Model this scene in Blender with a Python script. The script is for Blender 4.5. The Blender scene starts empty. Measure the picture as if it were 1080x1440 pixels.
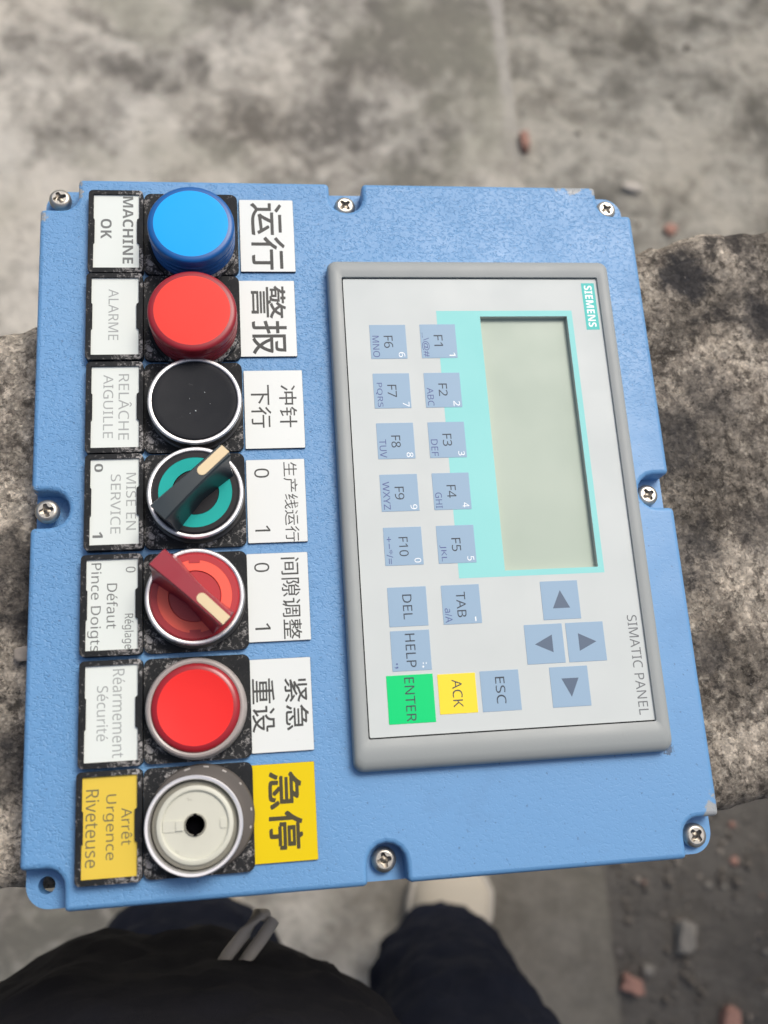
import bpy, bmesh, math, random
from mathutils import Vector, Matrix, noise

SC = bpy.context.scene
COL = SC.collection
MM = 0.001                                     # all modelling is written in millimetres

# ------------------------------------------------------------------ camera
cam = bpy.data.cameras.new("camera")
camo = bpy.data.objects.new("camera", cam)
COL.objects.link(camo)
C = Vector((-24.69111, 5.50010, 278.79433))
F = Vector((0.13344586, 0.24937358, -0.95916892))
RT = Vector((0.99054459, -0.06465208, 0.1210022))
UP = Vector((0.03183752, 0.96624682, 0.2556432))
m = Matrix((RT, UP, -F)).transposed().to_4x4()
m.translation = C * MM
camo.matrix_world = m
cam.sensor_fit = 'VERTICAL'
cam.sensor_height = 24.0
cam.lens = 24.0 * 1300.0 / 1440.0
cam.clip_start = 0.01
cam.clip_end = 200.0
cam.dof.use_dof = True
cam.dof.focus_distance = 0.292
cam.dof.aperture_fstop = 6.4
SC.camera = camo

# ------------------------------------------------------------------ sky, sun, exposure
SUN_EL, SUN_AZ = math.radians(56), math.radians(37)      # azimuth from +Y towards +X
w = bpy.data.worlds.new("World")
SC.world = w
w.use_nodes = True
nt = w.node_tree
bg = nt.nodes["Background"]
sky = nt.nodes.new("ShaderNodeTexSky")
sky.sky_type = 'NISHITA'
sky.sun_disc = False
sky.sun_elevation = SUN_EL
sky.sun_rotation = SUN_AZ
sky.air_density = 1.0
sky.dust_density = 6.0
sky.ozone_density = 0.6
nt.links.new(sky.outputs[0], bg.inputs[0])
bg.inputs[1].default_value = 0.10
sun = bpy.data.lights.new("sun", 'SUN')
sun.energy = 1.5
sun.angle = math.radians(24)
sun.color = (1.0, 0.965, 0.915)
suno = bpy.data.objects.new("sun", sun)
COL.objects.link(suno)
d = Vector((math.sin(SUN_AZ) * math.cos(SUN_EL), math.cos(SUN_AZ) * math.cos(SUN_EL), math.sin(SUN_EL)))
suno.rotation_euler = d.to_track_quat('Z', 'Y').to_euler()
suno.location = d * 3
SC.view_settings.view_transform = 'Standard'
SC.view_settings.look = 'None'
SC.view_settings.gamma = 1.0
SC.view_settings.use_curve_mapping = False
SC.view_settings.exposure = 0.26


# ------------------------------------------------------------------ material helpers
def mat(name, col=(0.5, 0.5, 0.5), rough=0.5, metal=0.0, spec=0.5, coat=0.0):
    M = bpy.data.materials.new(name)
    M.use_nodes = True
    b = M.node_tree.nodes["Principled BSDF"]
    b.inputs["Base Color"].default_value = (*col, 1)
    b.inputs["Roughness"].default_value = rough
    b.inputs["Metallic"].default_value = metal
    b.inputs["Specular IOR Level"].default_value = spec
    b.inputs["Coat Weight"].default_value = coat
    return M


class NT:
    """small helper for wiring procedural nodes, coordinates are metres in object space"""
    def __init__(s, M):
        s.t = M.node_tree
        s.b = s.t.nodes["Principled BSDF"]
        s.co = s.t.nodes.new("ShaderNodeTexCoord").outputs["Object"]

    def n(s, typ, **kw):
        x = s.t.nodes.new(typ)
        for k, v in kw.items():
            setattr(x, k, v)
        return x

    def l(s, a, b):
        s.t.links.new(a, b)

    def noise(s, scale, detail=4.0, rough=0.55, dist=0.0, co=None, off=None, stretch=None):
        x = s.n("ShaderNodeTexNoise")
        x.inputs["Scale"].default_value = scale
        x.inputs["Detail"].default_value = detail
        x.inputs["Roughness"].default_value = rough
        x.inputs["Distortion"].default_value = dist
        c = co or s.co
        if off is not None or stretch is not None:
            mp = s.n("ShaderNodeMapping")
            mp.inputs["Location"].default_value = off or (0, 0, 0)
            mp.inputs["Scale"].default_value = stretch or (1, 1, 1)
            s.l(c, mp.inputs[0])
            c = mp.outputs[0]
        s.l(c, x.inputs["Vector"])
        return x.outputs["Fac"]

    def vor(s, scale, feature='F1', rnd=1.0):
        x = s.n("ShaderNodeTexVoronoi", feature=feature)
        x.inputs["Scale"].default_value = scale
        x.inputs["Randomness"].default_value = rnd
        s.l(s.co, x.inputs["Vector"])
        return x.outputs["Distance"]

    def ramp(s, fac, stops, interp='LINEAR'):
        r = s.n("ShaderNodeValToRGB")
        r.color_ramp.interpolation = interp
        e = r.color_ramp.elements
        while len(e) < len(stops):
            e.new(0.5)
        for i, (p, c) in enumerate(stops):
            e[i].position = p
            e[i].color = (c, c, c, 1) if isinstance(c, (int, float)) else (*c, 1)
        s.l(fac, r.inputs[0])
        return r.outputs[0]

    def mix(s, fac, a, b, mode='MIX'):
        x = s.n("ShaderNodeMix", data_type='RGBA', blend_type=mode)
        for sock, v in ((x.inputs[0], fac), (x.inputs[6], a), (x.inputs[7], b)):
            if isinstance(v, (int, float)):
                sock.default_value = v
            elif isinstance(v, tuple):
                sock.default_value = (*v, 1)
            else:
                s.l(v, sock)
        return x.outputs[2]

    def math(s, op, a, b=0.0):
        x = s.n("ShaderNodeMath", operation=op)
        for i, v in enumerate((a, b)):
            if isinstance(v, (int, float)):
                x.inputs[i].default_value = v
            else:
                s.l(v, x.inputs[i])
        return x.outputs[0]

    def bump(s, h, dist, strength=1.0):
        x = s.n("ShaderNodeBump")
        x.inputs["Strength"].default_value = strength
        x.inputs["Distance"].default_value = dist
        s.l(h, x.inputs["Height"])
        s.l(x.outputs[0], s.b.inputs["Normal"])

    def base(s, c):
        s.l(c, s.b.inputs["Base Color"])

    def rough(s, c):
        s.l(c, s.b.inputs["Roughness"])


# ------------------------------------------------------------------ materials
def m_blue():
    M = mat("hammered_blue_paint", (0.10, 0.24, 0.55), 0.42, spec=0.62)
    t = NT(M)
    big = t.noise(9, 3)
    grime = t.noise(60, 6, 0.7)
    c = t.mix(t.ramp(big, [(0.3, 0.0), (0.7, 1.0)]), (0.116, 0.298, 0.560), (0.132, 0.324, 0.600))
    c = t.mix(t.ramp(grime, [(0.55, 0.0), (0.85, 0.30)]), c, (0.10, 0.20, 0.36))
    sp = t.noise(700, 2, 0.5)
    c = t.mix(t.ramp(sp, [(0.685, 0.0), (0.74, 0.55)]), c, (0.05, 0.10, 0.20))
    wr = t.noise(420, 1.5, 0.5, off=(3, 1, 2))
    c = t.mix(t.ramp(wr, [(0.80, 0.0), (0.84, 0.4)]), c, (0.5, 0.6, 0.72))
    # paint knocked off the casting at a few corners
    for (px_, py_, pz_, rr) in ((107.8, -18.4, -1, 3.4), (109.2, -13.5, -2, 2.6), (90, 196, -1, 5.0), (84, 196, -1.4, 3.0), (-80.6, 190.5, -2, 3.2), (-80.4, 195, -2, 2.6), (-91.5, 181.8, -1, 2.2), (97.3, 194.5, -1, 2.4), (96.8, 0.2, 0, 2.2), (-92.4, 89, -1, 1.5)):
        vd = t.n("ShaderNodeVectorMath", operation='DISTANCE')
        t.l(t.co, vd.inputs[0])
        vd.inputs[1].default_value = ((px_ - 8.6) * MM, (py_ - 82.0) * MM, (pz_ + 13) * MM)
        dd = t.math('ADD', vd.outputs["Value"], t.math('MULTIPLY', t.math('SUBTRACT', t.noise(480, 5, 0.7, off=(px_, 0, 0)), 0.5), 0.0075))
        c = t.mix(t.ramp(t.math('DIVIDE', dd, rr * MM), [(0.62, 0.85), (0.80, 0.0)]), c, (0.36, 0.36, 0.33) if px_ != 96.8 else (0.05, 0.08, 0.13))
    t.base(c)
    ham = t.noise(820, 2.0, 0.45, 1.0, stretch=(1.0, 1.3, 1.0))
    fine = t.noise(1500, 2, 0.5)
    pit = t.ramp(ham, [(0.30, 0.0), (0.48, 0.85), (0.7, 1.0)])
    sxy = t.n("ShaderNodeSeparateXYZ")
    t.l(t.co, sxy.inputs[0])
    # the sprayed texture thins out towards the lower right of the lid
    g_ = t.math('ADD', t.math('MULTIPLY', t.math('SUBTRACT', sxy.outputs[1], sxy.outputs[0]), 4.0), t.noise(16, 3, 0.55, off=(1, 4, 0)))
    amt = t.ramp(g_, [(0.05, 0.16), (0.75, 1.0)])
    h = t.math('ADD', t.math('MULTIPLY', t.math('SUBTRACT', pit, 0.88), amt), t.math('MULTIPLY', fine, 0.12))
    t.bump(h, 0.00022, 0.72)
    t.rough(t.ramp(grime, [(0.3, 0.42), (0.8, 0.60)]))
    return M


def m_black_dusty(name, amount=0.5):
    M = mat(name, (0.02, 0.021, 0.023), 0.6, spec=0.25)
    t = NT(M)
    a = t.noise(900, 6, 0.75, 0.8)
    b = t.noise(60, 4, 0.65, 0.4)
    f = t.math('ADD', a, t.math('MULTIPLY', t.math('SUBTRACT', b, 0.5), 0.9))
    k = 0.595 - 0.06 * amount
    dust = t.ramp(f, [(k, 0.0), (k + 0.12, 0.9)])
    veil = t.ramp(t.noise(55, 5, 0.65), [(0.40, 0.0), (0.80, 0.06)])
    c = t.mix(veil, (0.010, 0.012, 0.014), (0.30, 0.29, 0.28))
    c = t.mix(dust, c, (0.42, 0.41, 0.40))
    t.base(c)
    t.bump(t.math('ADD', a, b), 0.0002, 0.5)
    t.rough(t.ramp(a, [(0.3, 0.5), (0.7, 0.85)]))
    return M


def m_speck(name, col, rough, dirt=(0.25, 0.24, 0.22), amt=0.35, scale=260, spec=0.5, metal=0.0, bump=0.0, coat=0.0):
    """plain surface with faint dirt and a slightly uneven gloss"""
    M = mat(name, col, rough, metal, spec, coat)
    t = NT(M)
    a = t.noise(scale, 5, 0.7)
    b = t.noise(scale * 0.12, 4, 0.6, off=(2, 7, 1))
    c = t.mix(t.ramp(b, [(0.45, 0.0), (0.8, amt)]), tuple(col), tuple(x * 0.72 for x in col))
    c = t.mix(t.ramp(a, [(0.66, 0.0), (0.80, amt * 1.6)]), c, tuple(dirt))
    t.base(c)
    t.rough(t.ramp(b, [(0.3, max(0.02, rough - 0.07)), (0.75, min(1, rough + 0.12))]))
    if bump:
        t.bump(t.noise(scale * 4, 3, 0.6), bump, 0.6)
    return M


def m_chrome():
    M = mat("worn_chrome", (0.72, 0.72, 0.73), 0.28, 1.0)
    t = NT(M)
    a = t.noise(650, 5, 0.7)
    b = t.noise(130, 4, 0.6)
    c = t.mix(t.ramp(a, [(0.62, 0.0), (0.72, 0.8)]), (0.74, 0.74, 0.75), (0.16, 0.15, 0.14))
    t.base(c)
    t.rough(t.ramp(b, [(0.3, 0.22), (0.7, 0.5)]))
    t.bump(a, 0.0001, 0.5)
    return M


def m_concrete(name, light, dark, scale, fine, bump, soil=None):
    M = mat(name, light, 0.95, spec=0.25)
    t = NT(M)
    a = t.noise(scale, 8, 0.62, 0.4)
    b = t.noise(scale * 0.35, 5, 0.6, 0.3, off=(5, 3, 0))
    c2 = t.noise(fine, 8, 0.75, 0.2)
    f = t.math('ADD', t.math('MULTIPLY', a, 0.55), t.math('MULTIPLY', b, 0.45))
    f = t.math('ADD', f, t.math('MULTIPLY', t.math('SUBTRACT', c2, 0.5), 0.30))
    md = t.noise(scale * 3.2, 5, 0.6, 0.8, off=(2, 6, 1))
    f = t.math('ADD', f, t.math('MULTIPLY', t.math('SUBTRACT', md, 0.5), 0.34))
    mid = tuple((x + y) / 2 for x, y in zip(light, dark))
    c = t.ramp(f, [(0.405, dark), (0.485, mid), (0.56, light)])
    warm = t.ramp(t.noise(scale * 0.8, 4, 0.6, off=(9, 2, 0)), [(0.4, 0.0), (0.7, 0.6)])
    c = t.mix(warm, c, (1.0, 0.955, 0.89), 'MULTIPLY')
    return M, t, c, c2, a


BLUE = m_blue()
BLACK = m_black_dusty("dusty_black_plastic", 0.62)
BLACKF = m_black_dusty("dusty_black_frame", 0.5)
CHROME = m_chrome()
WHITE = m_speck("white_card", (0.73, 0.79, 0.755), 0.45, amt=0.10)
STICK = m_speck("white_sticker", (0.72, 0.765, 0.75), 0.35, amt=0.08)
YELLOWC = m_speck("yellow_card", (0.74, 0.54, 0.06), 0.42, amt=0.12)
YELLOWS = m_speck("yellow_sticker", (0.74, 0.56, 0.006), 0.5, amt=0.10, spec=0.15)
PLATE_EDGE = mat("dark_plate_edge", (0.06, 0.06, 0.065), 0.6)
INKG = m_speck("grey_ink", (0.17, 0.185, 0.18), 0.6, dirt=(0.5, 0.52, 0.5), amt=0.4, scale=900)
INKL = m_speck("faded_ink", (0.36, 0.39, 0.385), 0.6, dirt=(0.6, 0.62, 0.6), amt=0.4, scale=900)
INKD = m_speck("dark_grey_engraving", (0.045, 0.048, 0.046), 0.6, amt=0.2)
INKY = m_speck("dark_olive_engraving", (0.05, 0.042, 0.012), 0.6, amt=0.2)
INKYL = m_speck("grey_ink_on_yellow", (0.16, 0.14, 0.07), 0.6, amt=0.3)
HMIG = m_speck("grey_panel_plastic", (0.315, 0.345, 0.345), 0.5, dirt=(0.2, 0.2, 0.2), amt=0.10, bump=0.00004)
HMIGAP = mat("bezel_gap", (0.03, 0.03, 0.03), 0.8)
FOIL = m_speck("silver_foil", (0.565, 0.615, 0.61), 0.55, dirt=(0.35, 0.35, 0.34), amt=0.06, scale=400, spec=0.4)
TEAL = m_speck("pale_teal_foil", (0.285, 0.68, 0.665), 0.55, dirt=(0.2, 0.4, 0.4), amt=0.05, spec=0.25)
KEYB = m_speck("blue_grey_key", (0.295, 0.43, 0.57), 0.55, dirt=(0.2, 0.25, 0.3), amt=0.06, spec=0.25)
KEYG = m_speck("green_key", (0.002, 0.64, 0.19), 0.55, amt=0.05, spec=0.2)
KEYY = m_speck("yellow_key", (0.90, 0.70, 0.05), 0.55, amt=0.05, spec=0.2)
KTXT = mat("key_grey_print", (0.030, 0.045, 0.065), 0.6)
KTHIN = mat("thin_grey_print", (0.15, 0.165, 0.175), 0.6)
KBLU = mat("key_blue_print", (0.07, 0.10, 0.27), 0.55)
KWHT = mat("key_white_print", (0.85, 0.9, 0.92), 0.5)
KARR = mat("arrow_print", (0.075, 0.12, 0.19), 0.5)
BADGE = mat("badge_teal", (0.04, 0.50, 0.465), 0.55)
LCD = m_speck("lcd_glass", (0.425, 0.505, 0.43), 0.4, dirt=(0.3, 0.32, 0.28), amt=0.06, scale=300, spec=0.2)
LCDWALL = mat("window_wall", (0.50, 0.54, 0.50), 0.6)
LAMPB = m_speck("blue_lens_face", (0.004, 0.40, 0.95), 0.5, dirt=(0.02, 0.2, 0.5), amt=0.12, scale=120, spec=0.25)
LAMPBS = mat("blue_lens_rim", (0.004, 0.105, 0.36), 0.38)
LAMPR = m_speck("red_lens_face", (0.86, 0.060, 0.046), 0.5, dirt=(0.5, 0.05, 0.05), amt=0.10, scale=120, spec=0.2)
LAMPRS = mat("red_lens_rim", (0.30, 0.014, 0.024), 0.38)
CAPR = m_speck("red_cap_face", (0.84, 0.026, 0.024), 0.5, dirt=(0.5, 0.03, 0.03), amt=0.14, scale=120, spec=0.25)
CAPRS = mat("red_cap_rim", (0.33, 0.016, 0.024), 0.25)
CAPK = m_speck("black_cap", (0.014, 0.016, 0.020), 0.6, dirt=(0.30, 0.30, 0.30), amt=0.30, scale=320, spec=0.25)
KNOBK = m_speck("dark_knob", (0.020, 0.034, 0.042), 0.33, dirt=(0.10, 0.09, 0.07), amt=0.6, scale=700)
KNOBR = m_speck("dark_red_knob", (0.31, 0.020, 0.036), 0.35, dirt=(0.26, 0.11, 0.10), amt=0.6, scale=700, coat=0.2)
DIALG = m_speck("green_dial_ring", (0.003, 0.40, 0.36), 0.5, dirt=(0.02, 0.2, 0.2), amt=0.4, scale=300, spec=0.25)
DIALK = m_speck("black_dial", (0.012, 0.013, 0.016), 0.5, amt=0.3, spec=0.25)
DIALR = m_speck("red_dial", (0.42, 0.020, 0.030), 0.4, amt=0.3, dirt=(0.4, 0.1, 0.1))
DIALO = m_speck("orange_red_dial_ring", (0.84, 0.105, 0.065), 0.42, amt=0.2, dirt=(0.5, 0.1, 0.1))
CREAM = m_speck("cream_marker", (0.74, 0.60, 0.37), 0.45, dirt=(0.3, 0.22, 0.12), amt=0.3, scale=500)
NYLON = m_speck("off_white_nylon", (0.60, 0.61, 0.52), 0.5, dirt=(0.16, 0.15, 0.11), amt=0.5, scale=250)
NYLOND = m_speck("grey_nylon_rim", (0.27, 0.265, 0.22), 0.5, dirt=(0.1, 0.1, 0.08), amt=0.5, scale=250)
FLANGE = m_speck("brown_grey_ring", (0.085, 0.076, 0.068), 0.5, dirt=(0.5, 0.5, 0.5), amt=0.4, scale=200)
HOLE = mat("dark_hole", (0.003, 0.003, 0.004), 0.9, spec=0.0)
STEEL = m_speck("zinc_screw", (0.56, 0.54, 0.48), 0.36, dirt=(0.16, 0.13, 0.09), amt=0.7, scale=500, metal=0.9, bump=0.00005)
STEELD = m_speck("screw_recess_metal", (0.20, 0.18, 0.15), 0.42, metal=0.9, amt=0.5)


# ------------------------------------------------------------------ geometry helpers
class G:
    """collects faces (in mm) of several materials and links them as ONE mesh object"""
    def __init__(s):
        s.v, s.f, s.mi, s.sm, s.mats = [], [], [], [], []

    def idx(s, M):
        if M not in s.mats:
            s.mats.append(M)
        return s.mats.index(M)

    def add(s, verts, faces, M, smooth=False):
        o = len(s.v)
        s.v += [tuple(x) for x in verts]
        k = s.idx(M)
        for f in faces:
            s.f.append([o + i for i in f])
            s.mi.append(k)
            s.sm.append(smooth if isinstance(smooth, bool) else len(f) <= 4)
        return s

    def bm(s, b, M, smooth=False):
        b.verts.index_update()
        if smooth == 'quad':                      # flat caps get vertices of their own so that they shade flat
            for f in list(b.faces):
                if len(f.verts) > 4:
                    t = bmesh.ops.triangulate(b, faces=[f], ngon_method='BEAUTY')["faces"]
                    s.add([v.co for q in t for v in q.verts], [(3 * i, 3 * i + 1, 3 * i + 2) for i in range(len(t))], M, False)
                    bmesh.ops.delete(b, geom=t, context='FACES_ONLY')
            b.verts.index_update()
        s.add([v.co for v in b.verts], [[v.index for v in f.verts] for f in b.faces], M, smooth)
        b.free()
        return s

    def build(s, name, parent=None, origin=(0, 0, 0), angle=35):
        o = Vector(origin)
        me = bpy.data.meshes.new(name)
        me.from_pydata([(Vector(x) - o) * MM for x in s.v], [], s.f)
        for M in s.mats:
            me.materials.append(M)
        me.polygons.foreach_set("material_index", s.mi)
        me.polygons.foreach_set("use_smooth", s.sm)
        me.update()
        me.set_sharp_from_angle(angle=math.radians(angle))
        ob = bpy.data.objects.new(name, me)
        COL.objects.link(ob)
        if parent is not None:
            ob.parent = parent
            ob.location = (o - Vector(parent["o_mm"])) * MM
        else:
            ob.location = o * MM
        ob["o_mm"] = tuple(o)
        return ob


def slab(outline, z0, z1, holes=(), bevel=0.0, seg=3, bottom=True):
    """extruded 2-D outline (mm), optionally with holes and a rounded upper edge"""
    b = bmesh.new()
    if holes:
        es = []
        for loop in [outline] + list(holes):
            vs = [b.verts.new((x, y, z0)) for x, y in loop]
            for i in range(len(vs)):
                es.append(b.edges.new((vs[i], vs[(i + 1) % len(vs)])))
        r = bmesh.ops.triangle_fill(b, use_beauty=True, use_dissolve=False, edges=es, normal=(0, 0, 1))
        fs = list(b.faces)
    else:
        fs = [b.faces.new([b.verts.new((x, y, z0)) for x, y in outline])]
    bmesh.ops.recalc_face_normals(b, faces=b.faces)
    r = bmesh.ops.extrude_face_region(b, geom=fs)
    for g in r["geom"]:
        if isinstance(g, bmesh.types.BMVert):
            g.co.z = z1
    if not bottom:
        bmesh.ops.delete(b, geom=[f for f in b.faces if all(abs(v.co.z - z0) < 1e-6 for v in f.verts)], context='FACES_ONLY')
    bmesh.ops.recalc_face_normals(b, faces=b.faces)
    if bevel:
        es = [e for e in b.edges if all(abs(v.co.z - z1) < 1e-6 for v in e.verts) and len(e.link_faces) == 2
              and abs(e.link_faces[0].normal.dot(e.link_faces[1].normal)) < 0.5]
        bmesh.ops.bevel(b, geom=es, offset=bevel, offset_type='OFFSET', segments=seg, profile=0.5, affect='EDGES', clamp_overlap=True)
    return b


def rrect(x0, y0, x1, y1, r=1.0, n=4):
    if r <= 0:
        return [(x0, y0), (x1, y0), (x1, y1), (x0, y1)]
    p = []
    for cx, cy, a in ((x1 - r, y0 + r, -90), (x1 - r, y1 - r, 0), (x0 + r, y1 - r, 90), (x0 + r, y0 + r, 180)):
        for i in range(n + 1):
            t = math.radians(a + 90 * i / n)
            p.append((cx + r * math.cos(t), cy + r * math.sin(t)))
    return p


def circ(cx, cy, r, n=48, a0=0.0):
    return [(cx + r * math.cos(a0 + 2 * math.pi * i / n), cy + r * math.sin(a0 + 2 * math.pi * i / n)) for i in range(n)]


def lathe(g, cx, cy, prof, M, n=72, cap=True, tilt=None):
    """surface of revolution about a vertical axis; prof = [(r, z)] from outside/bottom to inside/top"""
    vs, fs = [], []
    for r, z in prof:
        for i in range(n):
            t = 2 * math.pi * i / n
            vs.append((cx + r * math.cos(t), cy + r * math.sin(t), z))
    for k in range(len(prof) - 1):
        for i in range(n):
            j = (i + 1) % n
            fs.append((k * n + i, k * n + j, (k + 1) * n + j, (k + 1) * n + i))
    if cap:
        k = len(prof) - 1
        fs.append(tuple(k * n + i for i in range(n)))
    g.add(vs, fs, M, 'quad')


# ---- lettering
def text_geom(s, bold=0.0):
    cu = bpy.data.curves.new("txt", 'FONT')
    cu.body = s
    cu.fill_mode = 'FRONT'
    cu.resolution_u = 3
    cu.offset = bold
    ob = bpy.data.objects.new("txt", cu)
    me = bpy.data.meshes.new_from_object(ob)
    vs = [v.co.copy() for v in me.vertices]
    fs = [tuple(p.vertices) for p in me.polygons]
    bpy.data.objects.remove(ob)
    bpy.data.curves.remove(cu)
    bpy.data.meshes.remove(me)
    return vs, fs


def sans(s, bold=False):
    """plain letters and digits mapped to the sans-serif alphabet of the built-in font stack"""
    r = ''
    for ch in s:
        if 'A' <= ch <= 'Z':
            r += chr((0x1D5D4 if bold else 0x1D5A0) + ord(ch) - 65)
        elif 'a' <= ch <= 'z':
            r += chr((0x1D5EE if bold else 0x1D5BA) + ord(ch) - 97)
        elif '0' <= ch <= '9':
            r += chr((0x1D7EC if bold else 0x1D7E2) + ord(ch) - 48)
        else:
            r += ch
    return r


ACC = {'é': ('e', 'a'), 'ê': ('e', 'c'), 'Â': ('A', 'c')}


def put_text(g, s, cx, cy, length, height, z, M, bold=0.0, rot=-90):
    """text fitted into length x height, centred, reading towards -Y (letter tops to +X)"""
    cjk = any(ord(ch) > 0x3000 for ch in s)
    if cjk:
        vs, fs = text_geom(s)
    else:
        plain = ''.join(ACC[ch][0] if ch in ACC else ch for ch in s)
        vs, fs = text_geom(sans(plain, bold > 0.03))
        for i, ch in enumerate(s):
            if ch in ACC:
                base, kind = ACC[ch]
                xr = max(v.x for v in text_geom(sans(plain[:i + 1], bold > 0.03))[0])
                own = text_geom(sans(base, bold > 0.03))[0]
                xm = xr - (max(v.x for v in own) - min(v.x for v in own)) / 2
                yt = max(v.y for v in own) + 0.045
                o = len(vs)
                if kind == 'a':
                    vs += [Vector((xm - 0.07, yt, 0)), Vector((xm, yt, 0)), Vector((xm + 0.13, yt + 0.15, 0)), Vector((xm + 0.03, yt + 0.15, 0))]
                    fs.append((o, o + 1, o + 2, o + 3))
                else:
                    vs += [Vector((xm - 0.17, yt, 0)), Vector((xm - 0.09, yt, 0)), Vector((xm, yt + 0.09, 0)), Vector((xm + 0.09, yt, 0)), Vector((xm + 0.17, yt, 0)), Vector((xm + 0.045, yt + 0.15, 0)), Vector((xm - 0.045, yt + 0.15, 0))]
                    fs += [(o, o + 1, o + 2, o + 6), (o + 6, o + 2, o + 5), (o + 2, o + 3, o + 4, o + 5)]
    if not vs:
        return
    if cjk and bold > 0:
        # heavier strokes: the same outline laid down again slightly shifted, each pass a hair higher
        base, bf = vs, fs
        vs, fs = [], []
        for k, (dx, dy) in enumerate(((0, 0), (1, 0.6), (-1, -0.6), (-0.6, 1), (0.6, -1), (0.9, -0.9), (-0.9, 0.9))):
            o = len(vs)
            vs += [Vector((v.x + dx * bold, v.y + dy * bold, k * 0.0025)) for v in base]
            fs += [tuple(i + o for i in f) for f in bf]
    x0, x1 = min(v.x for v in vs), max(v.x for v in vs)
    y0, y1 = min(v.y for v in vs), max(v.y for v in vs)
    sx, sy = length / (x1 - x0), height / max(1e-6, (y1 - y0))
    out = []
    for v in vs:
        u, q = (v.x - (x0 + x1) / 2) * sx, (v.y - (y0 + y1) / 2) * sy
        out.append((cx + q, cy - u, z + v.z))
    g.add(out, fs, M)


def thing(name, label, cat, origin, group=None):
    o = bpy.data.objects.new(name, None)
    COL.objects.link(o)
    o.location = Vector(origin) * MM
    o.empty_display_size = 0.03
    o["o_mm"] = tuple(origin)
    o["label"] = label
    o["category"] = cat
    if group:
        o["group"] = group
    return o


def tag(o, label=None, cat=None, group=None, kind=None):
    for k, v in (("label", label), ("category", cat), ("group", group), ("kind", kind)):
        if v:
            o[k] = v
    return o


def fbm(p, oct=4):
    return noise.fractal(p, 0.9, 2.1, oct, noise_basis='PERLIN_ORIGINAL')


# ================================================================== GROUND
GZ = -900.0
GM, t, c, fine, a = m_concrete("rough_soil_and_rubble", (0.49, 0.475, 0.418), (0.155, 0.150, 0.130), 5.2, 45, 0.01)
sx = t.n("ShaderNodeSeparateXYZ")
t.l(t.co, sx.inputs[0])
wob = t.math('ADD', sx.outputs[1], t.math('MULTIPLY', t.math('SUBTRACT', t.noise(2.6, 4, 0.6, off=(1, 1, 0)), 0.5), 1.0))
damp = t.ramp(t.math('ADD', wob, 0.5), [(0.55, 1.0), (1.0, 0.0)])          # damp dark soil close to the wall
c = t.mix(t.math('MULTIPLY', damp, 0.84), c, (0.108, 0.099, 0.088))
specks = t.ramp(t.vor(48), [(0.10, 1.0), (0.22, 0.0)])
keep = t.ramp(t.noise(22, 2, 0.5, off=(4, 4, 0)), [(0.50, 0.0), (0.58, 0.75)])
c = t.mix(t.math('MULTIPLY', specks, keep), c, (0.34, 0.31, 0.28))
t.base(c)
t.bump(t.math('ADD', fine, t.math('MULTIPLY', specks, 0.3)), 0.012, 0.9)

SM, t, c, fine, a = m_concrete("weathered_concrete_slab", (0.585, 0.565, 0.508), (0.165, 0.158, 0.142), 4.6, 40, 0.01)
lich = t.ramp(t.noise(26, 6, 0.7, 0.6, off=(7, 1, 3)), [(0.56, 0.0), (0.70, 0.6)])
c = t.mix(lich, c, (0.62, 0.585, 0.52))
moss = t.ramp(t.noise(3.6, 5, 0.6, off=(2, 8, 3)), [(0.46, 0.0), (0.62, 0.6)])
c = t.mix(moss, c, (0.29, 0.29, 0.235))
sy = t.n("ShaderNodeSeparateXYZ")
t.l(t.co, sy.inputs[0])
ex = t.ramp(t.math('ADD', sy.outputs[0], t.math('MULTIPLY', t.math('SUBTRACT', t.noise(16, 4, 0.6), 0.5), 0.02)), [(0.360, 0.0), (0.368, 0.5)])
ey = t.ramp(t.math('SUBTRACT', t.math('ADD', sy.outputs[1], t.math('MULTIPLY', t.noise(9, 3, 0.6), 0.3)), 0.95), [(0.05, 0.0), (0.16, 1.0)])
c = t.mix(t.math('MULTIPLY', ex, ey), c, (0.50, 0.48, 0.45))
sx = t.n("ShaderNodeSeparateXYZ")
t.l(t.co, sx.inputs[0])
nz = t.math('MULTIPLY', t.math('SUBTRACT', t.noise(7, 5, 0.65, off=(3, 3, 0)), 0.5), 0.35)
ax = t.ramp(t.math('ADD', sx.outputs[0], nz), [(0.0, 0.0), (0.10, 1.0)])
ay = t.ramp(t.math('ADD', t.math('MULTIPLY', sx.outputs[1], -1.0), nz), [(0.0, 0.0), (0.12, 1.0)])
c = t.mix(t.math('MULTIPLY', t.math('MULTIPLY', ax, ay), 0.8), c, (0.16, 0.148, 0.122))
t.base(c)
t.bump(fine, 0.008, 0.8)


def grid_sheet(name, xs, ys, zf, M, origin):
    g = G()
    vs = [(x, y, zf(x, y)) for y in ys for x in xs]
    nx = len(xs)
    fs = [(j * nx + i, j * nx + i + 1, (j + 1) * nx + i + 1, (j + 1) * nx + i) for j in range(len(ys) - 1) for i in range(nx - 1)]
    g.add(vs, fs, M, True)
    return g.build(name, None, origin)


def steps(a, b, fine0, fine1, fstep, cstep):
    out, x = [], a
    while x < b - 1e-6:
        out.append(x)
        x += fstep if fine0 <= x < fine1 else cstep
    out.append(b)
    return out


gz = lambda x, y: GZ - 3 + 2.4 * fbm(Vector((x * 0.02, y * 0.02, 3.1)), 4) + 1.5 * fbm(Vector((x * 0.09, y * 0.09, 8.0)), 3)
ground = grid_sheet("ground", steps(-9000, 9000, 300, 1100, 9, 420), steps(-9000, 9000, -480, 1380, 9, 420), gz, GM, (0, 0, GZ))
tag(ground, kind="structure")

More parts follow.
